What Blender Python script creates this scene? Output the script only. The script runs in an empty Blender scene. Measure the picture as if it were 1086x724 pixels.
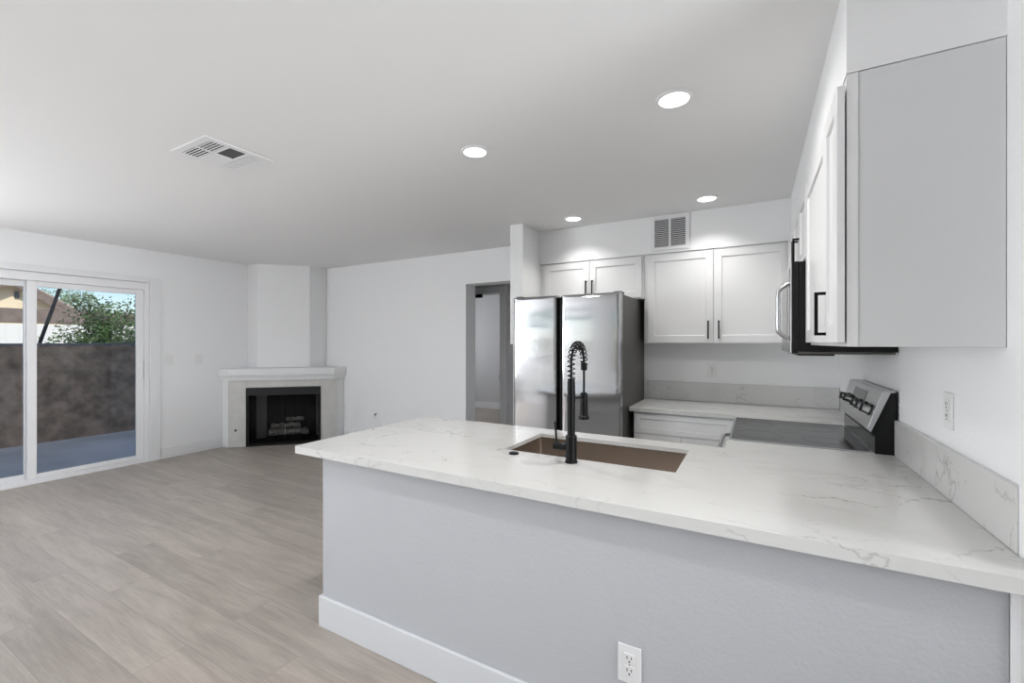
import bpy, bmesh, math, random
from mathutils import Vector, Matrix
random.seed(7)
C = bpy.context.scene.collection
S = bpy.context.scene

# ---------------------------------------------------------------- camera
W_IMG = 1086.0
cam_d = bpy.data.cameras.new('camera')
cam = bpy.data.objects.new('camera', cam_d); C.objects.link(cam)
cam.location = (0, 0, 1.374)
cam.rotation_euler = (math.radians(90), 0, math.radians(29.172))
cam_d.sensor_width = 36.0
cam_d.lens = 462.38 / W_IMG * 36.0
cam_d.shift_x = 0.5 / W_IMG
cam_d.shift_y = 1.11 / W_IMG
cam_d.clip_start = 0.02
cam_d.clip_end = 400
S.camera = cam

# ---------------------------------------------------------------- look
S.view_settings.view_transform = 'Standard'
S.view_settings.look = 'None'
S.view_settings.exposure = 0.05
S.view_settings.gamma = 1.0
S.view_settings.use_curve_mapping = False

# ---------------------------------------------------------------- world, sun
w = bpy.data.worlds.new('world'); S.world = w; w.use_nodes = True
nt = w.node_tree
for n in list(nt.nodes): nt.nodes.remove(n)
sky = nt.nodes.new('ShaderNodeTexSky'); sky.sky_type = 'NISHITA'
sky.sun_disc = False; sky.sun_elevation = math.radians(50); sky.sun_rotation = math.radians(100)
sky.air_density = 1.0; sky.dust_density = 0.6; sky.ozone_density = 1.5
bgn = nt.nodes.new('ShaderNodeBackground'); bgn.inputs['Strength'].default_value = 0.15
out = nt.nodes.new('ShaderNodeOutputWorld')
tint = nt.nodes.new('ShaderNodeMixRGB'); tint.blend_type = 'MULTIPLY'; tint.inputs[0].default_value = 1; tint.inputs[2].default_value = (0.97, 1.0, 1.05, 1)
nt.links.new(sky.outputs[0], tint.inputs[1]); nt.links.new(tint.outputs[0], bgn.inputs[0]); nt.links.new(bgn.outputs[0], out.inputs[0])

sd = bpy.data.lights.new('sun', 'SUN'); sd.energy = 4.2; sd.angle = 0.01; sd.color = (1.0, 0.95, 0.87)
sun = bpy.data.objects.new('sun', sd); C.objects.link(sun)
# light travels towards -x (from the east side over the building)
dirv = Vector((-math.cos(math.radians(48)), 0.22, -math.sin(math.radians(48)))).normalized()
sun.rotation_euler = dirv.to_track_quat('-Z', 'Y').to_euler()
sun.location = (10, 0, 12)

# unseen area lights standing in for daylight and its bounce
def unseen_light(name, loc, sx, sy, power, col, target):
    l = bpy.data.lights.new(name, 'AREA'); l.shape = 'RECTANGLE'; l.size = sx; l.size_y = sy
    l.energy = power; l.color = col
    o = bpy.data.objects.new(name, l); C.objects.link(o); o.location = loc
    o.rotation_euler = (Vector(target) - Vector(loc)).to_track_quat('-Z', 'Y').to_euler()
    return o
DAY = (0.93, 0.96, 1.0)
unseen_light('window_daylight', (-6.09, -1.3, 1.42), 2.2, 1.45, 90, DAY, (0, -1.3, 1.42))  # lamp at the added side window, brightens the living side
o4 = unseen_light('window_daylight', (2.58, 0.55, 1.5), 1.3, 1.2, 30, DAY, (-6, 0.8, 1.5)); o4.data.spread = math.radians(70)  # no window in this wall; lamp added to brighten the left wall
unseen_light('window_daylight', (-4.3, -3.19, 1.62), 2.1, .50, 3.0, DAY, (-4.3, 5, 1.62))
unseen_light('window_daylight', (-4.3, -3.19, .60), 2.1, .80, 3.8, DAY, (-4.3, 5, .60))
unseen_light('window_ground_bounce', (-5.9, -1.3, 1.30), 2.2, 0.9, 62, DAY, (-3.9, -1.3, 3.3))  # added lamp aimed up to brighten the ceiling, standing in for bounce
unseen_light('floor_bounce', (-2.4, -1.6, .06), 6.5, 2.8, 7, (1, .985, .96), (-2.4, -1.59, 3.3))  # added up-facing lamp, standing in for light off a sunlit floor
unseen_light('bedroom_daylight', (-5.9, 6.4, 1.5), 1.2, 1.2, 20, DAY, (-2.0, 6.4, 1.4))
DOWNLIGHT_POWER = {2: 6.0, 3: 2.7, 0: 3.4}   # by row: over the sink, by the back cabinets, over the near side

# ================================================================ helpers
def new_mat(name):
    m = bpy.data.materials.new(name); m.use_nodes = True
    return m, m.node_tree, m.node_tree.nodes['Principled BSDF']
def mat(name, col, rough=0.5, metal=0.0, bump=None, spec=0.5, emit=None, var=None):
    """bump=(scale,strength,distance) ; var=(scale,amount)"""
    m, t, b = new_mat(name)
    b.inputs['Base Color'].default_value = (*col, 1)
    b.inputs['Roughness'].default_value = rough
    b.inputs['Metallic'].default_value = metal
    b.inputs['Specular IOR Level'].default_value = spec
    if emit:
        b.inputs['Emission Color'].default_value = (*emit[0], 1); b.inputs['Emission Strength'].default_value = emit[1]
    if bump or var:
        tc = t.nodes.new('ShaderNodeTexCoord')
    if bump:
        n = t.nodes.new('ShaderNodeTexNoise'); n.inputs['Scale'].default_value = bump[0]; n.inputs['Detail'].default_value = 3
        bp = t.nodes.new('ShaderNodeBump'); bp.inputs['Strength'].default_value = bump[1]; bp.inputs['Distance'].default_value = bump[2]
        t.links.new(tc.outputs['Object'], n.inputs['Vector']); t.links.new(n.outputs['Fac'], bp.inputs['Height'])
        t.links.new(bp.outputs[0], b.inputs['Normal'])
    if var:
        n2 = t.nodes.new('ShaderNodeTexNoise'); n2.inputs['Scale'].default_value = var[0]; n2.inputs['Detail'].default_value = 5
        r = t.nodes.new('ShaderNodeValToRGB')
        r.color_ramp.elements[0].position = 0.35; r.color_ramp.elements[1].position = 0.65
        r.color_ramp.elements[0].color = (*[c * (1 - var[1]) for c in col], 1)
        r.color_ramp.elements[1].color = (*[min(1, c * (1 + var[1])) for c in col], 1)
        t.links.new(tc.outputs['Object'], n2.inputs['Vector']); t.links.new(n2.outputs['Fac'], r.inputs[0]); t.links.new(r.outputs[0], b.inputs['Base Color'])
    return m

M = {}
M['wall'] = mat('wall_paint', (0.875, 0.88, 0.885), 0.6, bump=(95, 0.35, 0.0022), spec=0.3)
M['ceil'] = mat('ceiling_paint', (0.86, 0.86, 0.86), 0.8, bump=(75, 0.22, 0.002), spec=0.2)
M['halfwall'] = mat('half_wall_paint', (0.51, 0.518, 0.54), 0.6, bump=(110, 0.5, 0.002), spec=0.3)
M['trim'] = mat('trim_paint', (0.81, 0.815, 0.82), 0.4)
M['cab'] = mat('cabinet_paint', (0.80, 0.80, 0.80), 0.32)
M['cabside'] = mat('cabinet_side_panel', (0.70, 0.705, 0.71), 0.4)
M['cabin'] = mat('cabinet_body', (0.72, 0.72, 0.72), 0.5)
M['vinyl'] = mat('vinyl_frame', (0.84, 0.84, 0.85), 0.35)
M['plate'] = mat('switch_plastic', (0.82, 0.82, 0.82), 0.35)
M['slot'] = mat('dark_slot', (0.02, 0.02, 0.02), 0.6)
M['black'] = mat('matte_black_metal', (0.004, 0.004, 0.0045), 0.34, spec=0.2)
M['blackplastic'] = mat('black_plastic', (0.008, 0.008, 0.008), 0.4, spec=.25)
M['blackgloss'] = mat('black_gloss', (0.01, 0.01, 0.011), 0.12)
M['darkgrey'] = mat('appliance_side_grey', (0.085, 0.082, 0.078), 0.5)
M['chrome'] = mat('bright_metal', (0.75, 0.75, 0.75), 0.18, metal=1)
M['tile'] = mat('surround_slab', (0.63, 0.62, 0.60), 0.45, var=(9, 0.04))
M['fireblack'] = mat('firebox_black', (0.015, 0.015, 0.015), 0.6)
M['hood'] = mat('firebox_hood', (0.02, 0.021, 0.023), 0.5, spec=.3)
M['log'] = mat('ceramic_log', (0.62, 0.60, 0.57), 0.9, bump=(30, 1.0, 0.01), var=(22, 0.5))
M['ventdark'] = mat('vent_duct_dark', (0.05, 0.05, 0.05), 0.8)
M['ventmesh'] = mat('vent_filter_grey', (0.09, 0.09, 0.09), 0.8)
M['grilleback'] = mat('grille_back_grey', (0.12, 0.12, 0.13), 0.8)
M['lens'] = mat('lamp_lens', (0.9, 0.9, 0.9), 0.4, emit=((1, 0.98, 0.95), 3.0))
M['rubber'] = mat('rubber', (0.02, 0.02, 0.02), 0.7)
M['concrete'] = mat('patio_concrete', (0.76, 0.69, 0.62), 0.8, bump=(14, 0.3, 0.004), var=(1.4, 0.14))
M['stucco'] = mat('brown_stucco', (0.34, 0.245, 0.18), 0.9, bump=(38, 1.0, 0.012), var=(7.0, 0.34))
M['walcap'] = mat('wall_cap', (0.20, 0.21, 0.24), 0.8)
M['beige'] = mat('beige_stucco', (0.82, 0.68, 0.48), 0.9, bump=(20, .3, .01))
M['whitewall'] = mat('white_stucco', (0.80, 0.78, 0.74), 0.9, bump=(20, .3, .01))
M['fascia'] = mat('brown_fascia', (0.20, 0.15, 0.125), 0.8, var=(5, .15))
M['rooftile'] = mat('roof_shingle', (0.42, 0.36, 0.30), 0.9, bump=(10, 1, .02))
M['carpaint'] = mat('grey_car_paint', (0.22, 0.21, 0.20), 0.3, metal=0.5)
M['carglass'] = mat('car_glass', (0.03, 0.035, 0.04), 0.08)
M['leaf'] = mat('green_leaf', (0.075, 0.135, 0.045), 0.5, var=(1.2, 0.5))
M['leafpale'] = mat('pale_green_leaf', (0.22, 0.30, 0.14), 0.6, var=(.8, 0.3))
M['bark'] = mat('bark', (0.13, 0.09, 0.06), 0.9, bump=(20, 1, .02))
M['pole'] = mat('dark_steel_pole', (0.03, 0.028, 0.028), 0.5)
M['dirt'] = mat('gravel_ground', (0.42, 0.37, 0.31), 0.95, bump=(8, 1, .03), var=(.4, .1))
M['display'] = mat('display_glass', (0.02, 0.02, 0.022), 0.1)
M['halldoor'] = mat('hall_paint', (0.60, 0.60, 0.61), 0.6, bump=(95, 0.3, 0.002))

# steel with brushing
def steel(name, col, rough, aniso=0.0, bumpx=0.0, wave=0.0, rot=0.0):
    m, t, b = new_mat(name)
    b.inputs['Base Color'].default_value = (*col, 1); b.inputs['Metallic'].default_value = 1
    b.inputs['Roughness'].default_value = rough; b.inputs['Anisotropic'].default_value = aniso
    tc = t.nodes.new('ShaderNodeTexCoord')
    if aniso:
        b.inputs['Anisotropic Rotation'].default_value = rot
        tg = t.nodes.new('ShaderNodeTangent'); tg.direction_type = 'RADIAL'; tg.axis = 'Z'
        t.links.new(tg.outputs[0], b.inputs['Tangent'])
    mp = t.nodes.new('ShaderNodeMapping'); mp.inputs['Scale'].default_value = (1, 1, 300)
    n = t.nodes.new('ShaderNodeTexNoise'); n.inputs['Scale'].default_value = 3
    bp = t.nodes.new('ShaderNodeBump'); bp.inputs['Strength'].default_value = 0.05; bp.inputs['Distance'].default_value = 0.0005
    t.links.new(tc.outputs['Object'], mp.inputs[0]); t.links.new(mp.outputs[0], n.inputs['Vector']); t.links.new(n.outputs[0], bp.inputs['Height'])
    if wave:
        m2 = t.nodes.new('ShaderNodeMapping'); m2.inputs['Scale'].default_value = (1.2, 1.2, 5)
        n2 = t.nodes.new('ShaderNodeTexNoise'); n2.inputs['Scale'].default_value = 1.1; n2.inputs['Detail'].default_value = 1
        b2 = t.nodes.new('ShaderNodeBump'); b2.inputs['Strength'].default_value = 1.0; b2.inputs['Distance'].default_value = wave
        t.links.new(tc.outputs['Object'], m2.inputs[0]); t.links.new(m2.outputs[0], n2.inputs['Vector']); t.links.new(n2.outputs[0], b2.inputs['Height'])
        t.links.new(bp.outputs[0], b2.inputs['Normal']); t.links.new(b2.outputs[0], b.inputs['Normal'])
    else:
        t.links.new(bp.outputs[0], b.inputs['Normal'])
    return m
M['fridge'] = steel('stainless_door', (0.52, 0.52, 0.53), 0.12, aniso=0.8, wave=0.003)
M['steel'] = steel('brushed_steel', (0.55, 0.55, 0.56), 0.28)
M['sinksteel'] = steel('sink_steel', (0.60, 0.535, 0.48), 0.25, aniso=0.5)

# quartz with veins
def quartz():
    m, t, b = new_mat('veined_quartz')
    N = t.nodes.new; L = t.links.new
    tc = N('ShaderNodeTexCoord')
    def vein(scale, rot, width, dist, colamt, seed, stretch):
        mp = N('ShaderNodeMapping'); mp.inputs['Scale'].default_value = stretch
        mp.inputs['Rotation'].default_value = rot; mp.inputs['Location'].default_value = (seed, seed * 1.7, seed * .3)
        L(tc.outputs['Object'], mp.inputs[0])
        wn = N('ShaderNodeTexNoise'); wn.inputs['Scale'].default_value = 3.0; wn.inputs['Detail'].default_value = 5; wn.inputs['Roughness'].default_value = .6
        L(mp.outputs[0], wn.inputs['Vector'])
        mx = N('ShaderNodeMixRGB'); mx.blend_type = 'LINEAR_LIGHT'; mx.inputs[0].default_value = dist
        L(mp.outputs[0], mx.inputs[1]); L(wn.outputs['Color'], mx.inputs[2])
        n = N('ShaderNodeTexNoise'); n.inputs['Scale'].default_value = scale; n.inputs['Detail'].default_value = 2
        L(mx.outputs[0], n.inputs['Vector'])
        s = N('ShaderNodeMath'); s.operation = 'SUBTRACT'; s.inputs[1].default_value = .5; L(n.outputs['Fac'], s.inputs[0])
        a = N('ShaderNodeMath'); a.operation = 'ABSOLUTE'; L(s.outputs[0], a.inputs[0])
        mr = N('ShaderNodeMapRange'); mr.inputs['From Min'].default_value = 0; mr.inputs['From Max'].default_value = width
        mr.inputs['To Min'].default_value = colamt; mr.inputs['To Max'].default_value = 0; L(a.outputs[0], mr.inputs['Value'])
        # break the veins up
        k = N('ShaderNodeTexNoise'); k.inputs['Scale'].default_value = 2.4; k.inputs['Detail'].default_value = 3; L(mp.outputs[0], k.inputs['Vector'])
        km = N('ShaderNodeMapRange'); km.inputs['From Min'].default_value = .47; km.inputs['From Max'].default_value = .62; L(k.outputs['Fac'], km.inputs['Value'])
        mu = N('ShaderNodeMath'); mu.operation = 'MULTIPLY'; L(mr.outputs[0], mu.inputs[0]); L(km.outputs[0], mu.inputs[1])
        return mu
    v1 = vein(1.7, (0, 0, .5), .007, .20, .85, 3.1, (1, 1.7, 1.2))
    v2 = vein(3.9, (0, .3, -.3), .010, .16, .55, 9.4, (1, 1.5, 1.3))
    v3 = vein(1.3, (0, 0, .9), .07, .3, .17, 5.2, (1, 2.0, 1))
    ad = N('ShaderNodeMath'); ad.operation = 'ADD'; L(v1.outputs[0], ad.inputs[0]); L(v2.outputs[0], ad.inputs[1])
    ad2 = N('ShaderNodeMath'); ad2.operation = 'ADD'; ad2.use_clamp = True; L(ad.outputs[0], ad2.inputs[0]); L(v3.outputs[0], ad2.inputs[1])
    mix = N('ShaderNodeMixRGB'); mix.inputs[1].default_value = (0.65, 0.645, 0.63, 1); mix.inputs[2].default_value = (0.36, 0.345, 0.33, 1)
    L(ad2.outputs[0], mix.inputs[0]); L(mix.outputs[0], b.inputs['Base Color'])
    b.inputs['Roughness'].default_value = 0.16
    return m
M['quartz'] = quartz()

def planks():
    m, t, b = new_mat('vinyl_planks')
    N = t.nodes.new; L = t.links.new
    tc = N('ShaderNodeTexCoord')
    mp = N('ShaderNodeMapping'); mp.inputs['Location'].default_value = (0.4, -0.01, 0); L(tc.outputs['Object'], mp.inputs[0])
    br = N('ShaderNodeTexBrick'); br.offset = 0.37; br.offset_frequency = 2
    br.inputs['Scale'].default_value = 1; br.inputs['Brick Width'].default_value = 1.35; br.inputs['Row Height'].default_value = 0.2
    br.inputs['Mortar Size'].default_value = 0.0012; br.inputs['Mortar Smooth'].default_value = 0.1; br.inputs['Bias'].default_value = 0
    br.inputs['Color1'].default_value = (0, 0, 0, 1); br.inputs['Color2'].default_value = (1, 1, 1, 1); br.inputs['Mortar'].default_value = (.5, .5, .5, 1)
    L(mp.outputs[0], br.inputs['Vector'])
    # grain : shift per plank
    sc = N('ShaderNodeVectorMath'); sc.operation = 'SCALE'; sc.inputs['Scale'].default_value = 7.3; L(br.outputs['Color'], sc.inputs[0])
    ad = N('ShaderNodeVectorMath'); ad.operation = 'ADD'; L(mp.outputs[0], ad.inputs[0]); L(sc.outputs[0], ad.inputs[1])
    m2 = N('ShaderNodeMapping'); m2.inputs['Scale'].default_value = (0.9, 7.5, 1); L(ad.outputs[0], m2.inputs[0])
    n = N('ShaderNodeTexNoise'); n.inputs['Scale'].default_value = 2.0; n.inputs['Detail'].default_value = 6; n.inputs['Roughness'].default_value = .6; n.inputs['Distortion'].default_value = .6
    L(m2.outputs[0], n.inputs['Vector'])
    m3 = N('ShaderNodeMapping'); m3.inputs['Scale'].default_value = (4, 90, 1); L(ad.outputs[0], m3.inputs[0])
    n3 = N('ShaderNodeTexNoise'); n3.inputs['Scale'].default_value = 2; n3.inputs['Detail'].default_value = 4; L(m3.outputs[0], n3.inputs['Vector'])
    r = N('ShaderNodeValToRGB'); e = r.color_ramp.elements
    e[0].position = .30; e[0].color = (0.345, 0.30, 0.26, 1); e[1].position = .70; e[1].color = (0.475, 0.425, 0.375, 1)
    L(n.outputs['Fac'], r.inputs[0])
    mx = N('ShaderNodeMixRGB'); mx.blend_type = 'MULTIPLY'; mx.inputs[0].default_value = .55
    r3 = N('ShaderNodeValToRGB'); r3.color_ramp.elements[0].position = .3; r3.color_ramp.elements[0].color = (.72, .72, .72, 1); r3.color_ramp.elements[1].position = .65
    L(n3.outputs['Fac'], r3.inputs[0]); L(r.outputs[0], mx.inputs[1]); L(r3.outputs[0], mx.inputs[2])
    # per plank tone
    mt = N('ShaderNodeMapRange'); mt.inputs['To Min'].default_value = .90; mt.inputs['To Max'].default_value = 1.08; L(br.outputs['Color'], mt.inputs['Value'])
    mm = N('ShaderNodeVectorMath'); mm.operation = 'SCALE'; L(mx.outputs[0], mm.inputs[0]); L(mt.outputs[0], mm.inputs['Scale'])
    mo = N('ShaderNodeMixRGB'); mo.inputs[2].default_value = (.20, .18, .16, 1)
    fm = N('ShaderNodeMath'); fm.operation = 'MULTIPLY'; fm.inputs[1].default_value = .6; L(br.outputs['Fac'], fm.inputs[0])
    L(fm.outputs[0], mo.inputs[0]); L(mm.outputs[0], mo.inputs[1]); L(mo.outputs[0], b.inputs['Base Color'])
    b.inputs['Roughness'].default_value = 0.42
    return m
M['floor'] = planks()

def pane_glass(name, tint, refl=1.0):
    m = bpy.data.materials.new(name); m.use_nodes = True; t = m.node_tree
    for n in list(t.nodes): t.nodes.remove(n)
    o = t.nodes.new('ShaderNodeOutputMaterial'); mx = t.nodes.new('ShaderNodeMixShader')
    tr = t.nodes.new('ShaderNodeBsdfTransparent'); tr.inputs[0].default_value = (*tint, 1)
    gl = t.nodes.new('ShaderNodeBsdfGlossy'); gl.inputs['Roughness'].default_value = 0.0
    fr = t.nodes.new('ShaderNodeFresnel'); fr.inputs[0].default_value = 1.45
    t.links.new(fr.outputs[0], mx.inputs[0]); t.links.new(tr.outputs[0], mx.inputs[1]); t.links.new(gl.outputs[0], mx.inputs[2]); t.links.new(mx.outputs[0], o.inputs[0])
    return m
M['glass'] = pane_glass('window_glass', (0.93, 0.95, 0.96))

def curtain_mat():
    m = bpy.data.materials.new('metal_mesh_curtain'); m.use_nodes = True; t = m.node_tree
    for n in list(t.nodes): t.nodes.remove(n)
    o = t.nodes.new('ShaderNodeOutputMaterial'); mx = t.nodes.new('ShaderNodeMixShader'); mx.inputs[0].default_value = .38
    tr = t.nodes.new('ShaderNodeBsdfTransparent'); d = t.nodes.new('ShaderNodeBsdfPrincipled')
    d.inputs['Base Color'].default_value = (.03, .03, .03, 1); d.inputs['Roughness'].default_value = .4; d.inputs['Metallic'].default_value = .5
    t.links.new(tr.outputs[0], mx.inputs[1]); t.links.new(d.outputs[0], mx.inputs[2]); t.links.new(mx.outputs[0], o.inputs[0])
    return m
M['curtain'] = curtain_mat()

# ---- mesh builders
def BM(): return bmesh.new()
def box(bm, x0, x1, y0, y1, z0, z1, mtx=None):
    co = [(x0, y0, z0), (x1, y0, z0), (x1, y1, z0), (x0, y1, z0), (x0, y0, z1), (x1, y0, z1), (x1, y1, z1), (x0, y1, z1)]
    v = [bm.verts.new(mtx @ Vector(c) if mtx else c) for c in co]
    for f in ((0, 3, 2, 1), (4, 5, 6, 7), (0, 1, 5, 4), (1, 2, 6, 5), (2, 3, 7, 6), (3, 0, 4, 7)): bm.faces.new([v[i] for i in f])
    return bm
def prism(bm, pts, z0, z1):
    a = [bm.verts.new((x, y, z0)) for x, y in pts]; b = [bm.verts.new((x, y, z1)) for x, y in pts]
    n = len(pts); bm.faces.new(a[::-1]); bm.faces.new(b)
    for i in range(n): bm.faces.new((a[i], a[(i + 1) % n], b[(i + 1) % n], b[i]))
    return bm
def prism_y(bm, pts, y0, y1):
    """profile given in (x,z), extruded in y"""
    a = [bm.verts.new((x, y0, z)) for x, z in pts]; b = [bm.verts.new((x, y1, z)) for x, z in pts]
    n = len(pts); bm.faces.new(a); bm.faces.new(b[::-1])
    for i in range(n): bm.faces.new((a[i], b[i], b[(i + 1) % n], a[(i + 1) % n]))
    return bm
def tube(bm, pts, r, seg=12, cap=True):
    pts = [Vector(p) for p in pts]; n = len(pts); rs = r if isinstance(r, (list, tuple)) else [r] * n
    t0 = (pts[1] - pts[0]).normalized()
    up = Vector((0, 0, 1)) if abs(t0.z) < .9 else Vector((1, 0, 0))
    nrm = (up - t0 * up.dot(t0)).normalized(); rings = []
    for i, p in enumerate(pts):
        t = (pts[min(i + 1, n - 1)] - pts[max(i - 1, 0)]).normalized()
        nrm = (nrm - t * nrm.dot(t)).normalized(); bi = t.cross(nrm)
        rings.append([bm.verts.new(p + (nrm * math.cos(2 * math.pi * k / seg) + bi * math.sin(2 * math.pi * k / seg)) * rs[i]) for k in range(seg)])
    for i in range(n - 1):
        for k in range(seg):
            bm.faces.new((rings[i][k], rings[i][(k + 1) % seg], rings[i + 1][(k + 1) % seg], rings[i + 1][k]))
    if cap: bm.faces.new(rings[0][::-1]); bm.faces.new(rings[-1])
    return bm
def lathe(bm, prof, seg=32, mtx=None):
    """prof: (r,z) list; closed with caps when r>0 at the ends"""
    rings = []
    for r, z in prof:
        rings.append([bm.verts.new((mtx @ Vector((r * math.cos(2 * math.pi * k / seg), r * math.sin(2 * math.pi * k / seg), z))) if mtx else (r * math.cos(2 * math.pi * k / seg), r * math.sin(2 * math.pi * k / seg), z)) for k in range(seg)])
    for i in range(len(prof) - 1):
        for k in range(seg): bm.faces.new((rings[i][k], rings[i][(k + 1) % seg], rings[i + 1][(k + 1) % seg], rings[i + 1][k]))
    bm.faces.new(rings[0][::-1]); bm.faces.new(rings[-1])
    return bm
def cells(bm, xs, ys, inside, z0, z1):
    """slab from a grid of cells, those where inside(cx,cy) holds (holes allowed)"""
    vt, vb = {}, {}
    def g(d, i, j, z):
        if (i, j) not in d: d[(i, j)] = bm.verts.new((xs[i], ys[j], z))
        return d[(i, j)]
    nx, ny = len(xs) - 1, len(ys) - 1
    ok = [[inside((xs[i] + xs[i + 1]) / 2, (ys[j] + ys[j + 1]) / 2) for j in range(ny)] for i in range(nx)]
    for i in range(nx):
        for j in range(ny):
            if not ok[i][j]: continue
            bm.faces.new((g(vt, i, j, z1), g(vt, i + 1, j, z1), g(vt, i + 1, j + 1, z1), g(vt, i, j + 1, z1)))
            bm.faces.new((g(vb, i, j, z0), g(vb, i, j + 1, z0), g(vb, i + 1, j + 1, z0), g(vb, i + 1, j, z0)))
            for di, dj, a, b in ((-1, 0, (i, j + 1), (i, j)), (1, 0, (i + 1, j), (i + 1, j + 1)), (0, -1, (i, j), (i + 1, j)), (0, 1, (i + 1, j + 1), (i, j + 1))):
                ii, jj = i + di, j + dj
                if 0 <= ii < nx and 0 <= jj < ny and ok[ii][jj]: continue
                bm.faces.new((g(vb, *a, z0), g(vb, *b, z0), g(vt, *b, z1), g(vt, *a, z1)))
    return bm
def obj(name, bm, m, parent=None, bevel=0, smooth=False, seg=2):
    me = bpy.data.meshes.new(name)
    bmesh.ops.recalc_face_normals(bm, faces=bm.faces[:])
    bm.to_mesh(me); bm.free(); me.materials.append(m)
    o = bpy.data.objects.new(name, me); C.objects.link(o)
    if parent: o.parent = parent
    if bevel:
        b = o.modifiers.new('bevel', 'BEVEL'); b.width = bevel; b.segments = seg; b.limit_method = 'ANGLE'; b.angle_limit = math.radians(35)
    if smooth:
        for p in me.polygons: p.use_smooth = True
        try:
            me.set_sharp_from_angle(angle=math.radians(40))
        except Exception: pass
    return o
def tag(o, label=None, cat=None, group=None, kind=None):
    if label: o['label'] = label
    if cat: o['category'] = cat
    if group: o['group'] = group
    if kind: o['kind'] = kind
    return o
def thing(name, label, cat, loc=(0, 0, 0), rz=0, group=None):
    o = bpy.data.objects.new(name, None); C.objects.link(o); o.location = loc; o.rotation_euler = (0, 0, rz)
    o.empty_display_size = .1
    return tag(o, label, cat, group)
def struct(name, bm, m, label, cat, parent=None, bevel=0):
    o = obj(name, bm, m, parent, bevel)
    if not parent: tag(o, label, cat, kind='structure')
    return o
def copy_tree(o, parent=None):
    c = o.copy(); C.objects.link(c)
    if parent: c.parent = parent
    for ch in o.children: copy_tree(ch, c)
    return c
# local frame mapping: (a = along the face, z = up, n = outwards) -> world/parent axes
FACE_MY = Matrix(((1, 0, 0, 0), (0, -1, 0, 0), (0, 0, 1, 0), (0, 0, 0, 1)))      # a=+x, n=-y : (a,n,z)->(a,-n,z)
FACE_MX = Matrix(((0, -1, 0, 0), (1, 0, 0, 0), (0, 0, 1, 0), (0, 0, 0, 1)))      # a=+y, n=-x : (a,n,z)->(-n,a,z)
FACE_PY = Matrix(((1, 0, 0, 0), (0, 1, 0, 0), (0, 0, 1, 0), (0, 0, 0, 1)))       # a=+x, n=+y
FACE_PX = Matrix(((0, 1, 0, 0), (1, 0, 0, 0), (0, 0, 1, 0), (0, 0, 0, 1)))       # a=+y, n=+x
def shaker(bm, F, a0, a1, z0, z1, n0, n1, fr=.057, rec=.009):
    """shaker door: slab between n0 (back) and n1 (front) with a recessed middle"""
    def V(a, n, z): return bm.verts.new(F @ Vector((a, n, z)))
    def ring(a0, a1, z0, z1, n): return [V(a0, n, z0), V(a1, n, z0), V(a1, n, z1), V(a0, n, z1)]
    bk = ring(a0, a1, z0, z1, n0); fo = ring(a0, a1, z0, z1, n1)
    fi = ring(a0 + fr, a1 - fr, z0 + fr, z1 - fr, n1); ri = ring(a0 + fr + .002, a1 - fr - .002, z0 + fr + .002, z1 - fr - .002, n1 - rec)
    bm.faces.new(bk[::-1]); bm.faces.new(ri)
    for A, B in ((bk, fo), (fo, fi), (fi, ri)):
        for i in range(4): bm.faces.new((A[i], A[(i + 1) % 4], B[(i + 1) % 4], B[i]))
    return bm
def bar_pull(bm, F, a, z0, z1, n, horizontal=False, d=.032, t=.010):
    if not horizontal:
        box(bm, a - t / 2, a + t / 2, n + d - t, n + d, z0, z1, F)
        for zz in (z0, z1 - t): box(bm, a - t / 2, a + t / 2, n, n + d - t + .001, zz, zz + t, F)
    else:
        box(bm, z0, z1, n + d - t, n + d, a - t / 2, a + t / 2, F)
        for zz in (z0, z1 - t): box(bm, zz, zz + t, n, n + d - t + .001, a - t / 2, a + t / 2, F)
    return bm
I4 = Matrix.Identity(4)

# ================================================================ room shell
XL, YF, H = -6.11, 4.21, 2.44
XRW = 0.56           # kitchen side wall face
YB = 4.075           # kitchen back wall face
ZC = 0.871           # counter height
WH = 5.0             # the building goes on above the ceiling
struct('floor', box(BM(), XL - .16, 2.75, -3.35, 8.0, -.12, 0), M['floor'], 'light grey wood plank floor through the living area and kitchen', 'floor')
struct('ceiling', box(BM(), XL - .16, 2.75, -3.35, 8.0, H, 5.4), M['ceil'], 'smooth white ceiling over the whole open room', 'ceiling')  # box carried up unseen as a storey that keeps sun off the patio
# left wall, opening for the sliding door y .46..2.36 z 0..2.06
DY0, DY1, DZ = 0.46, 2.36, 2.062
b = BM()
box(b, XL - .16, XL, -3.35, -2.4, 0, H); box(b, XL - .16, XL, -.2, DY0, 0, H); box(b, XL - .16, XL, -2.4, -.2, 0, .7); box(b, XL - .16, XL, -2.4, -.2, 2.15, H); box(b, XL - .16, XL, DY1, 8.0, 0, H); box(b, XL - .16, XL, DY0, DY1, DZ, H)
struct('wall_left', b, M['wall'], 'white wall on the left holding the sliding patio door', 'wall')
# far wall with the passage
b = BM(); PX0, PX1, PZ = -2.965, -1.945, 2.06
box(b, XL, PX0, YF, YF + .2, 0, H); box(b, PX0, -1.80, YF, YF + .2, PZ, H)
box(b, PX1 + .0, -1.80, YF, YF + .2, 0, PZ)
struct('wall_far', b, M['wall'], 'white wall to the right of the corner fireplace with the hall opening', 'wall')
# kitchen back wall
struct('wall_kitchen', box(BM(), -1.80, 2.6, YB, YB + .14, 0, H), M['wall'], 'white wall behind the refrigerator and the back counter', 'wall')
# wing wall beside the fridge, wider above
b = BM(); box(b, -1.945, -1.815, 3.461, YB, 1.36, H); box(b, -1.915, -1.815, 3.461, YB, 0, 1.36)
struct('wall_wing', b, M['wall'], 'short white wing wall standing left of the refrigerator', 'wall')
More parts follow.
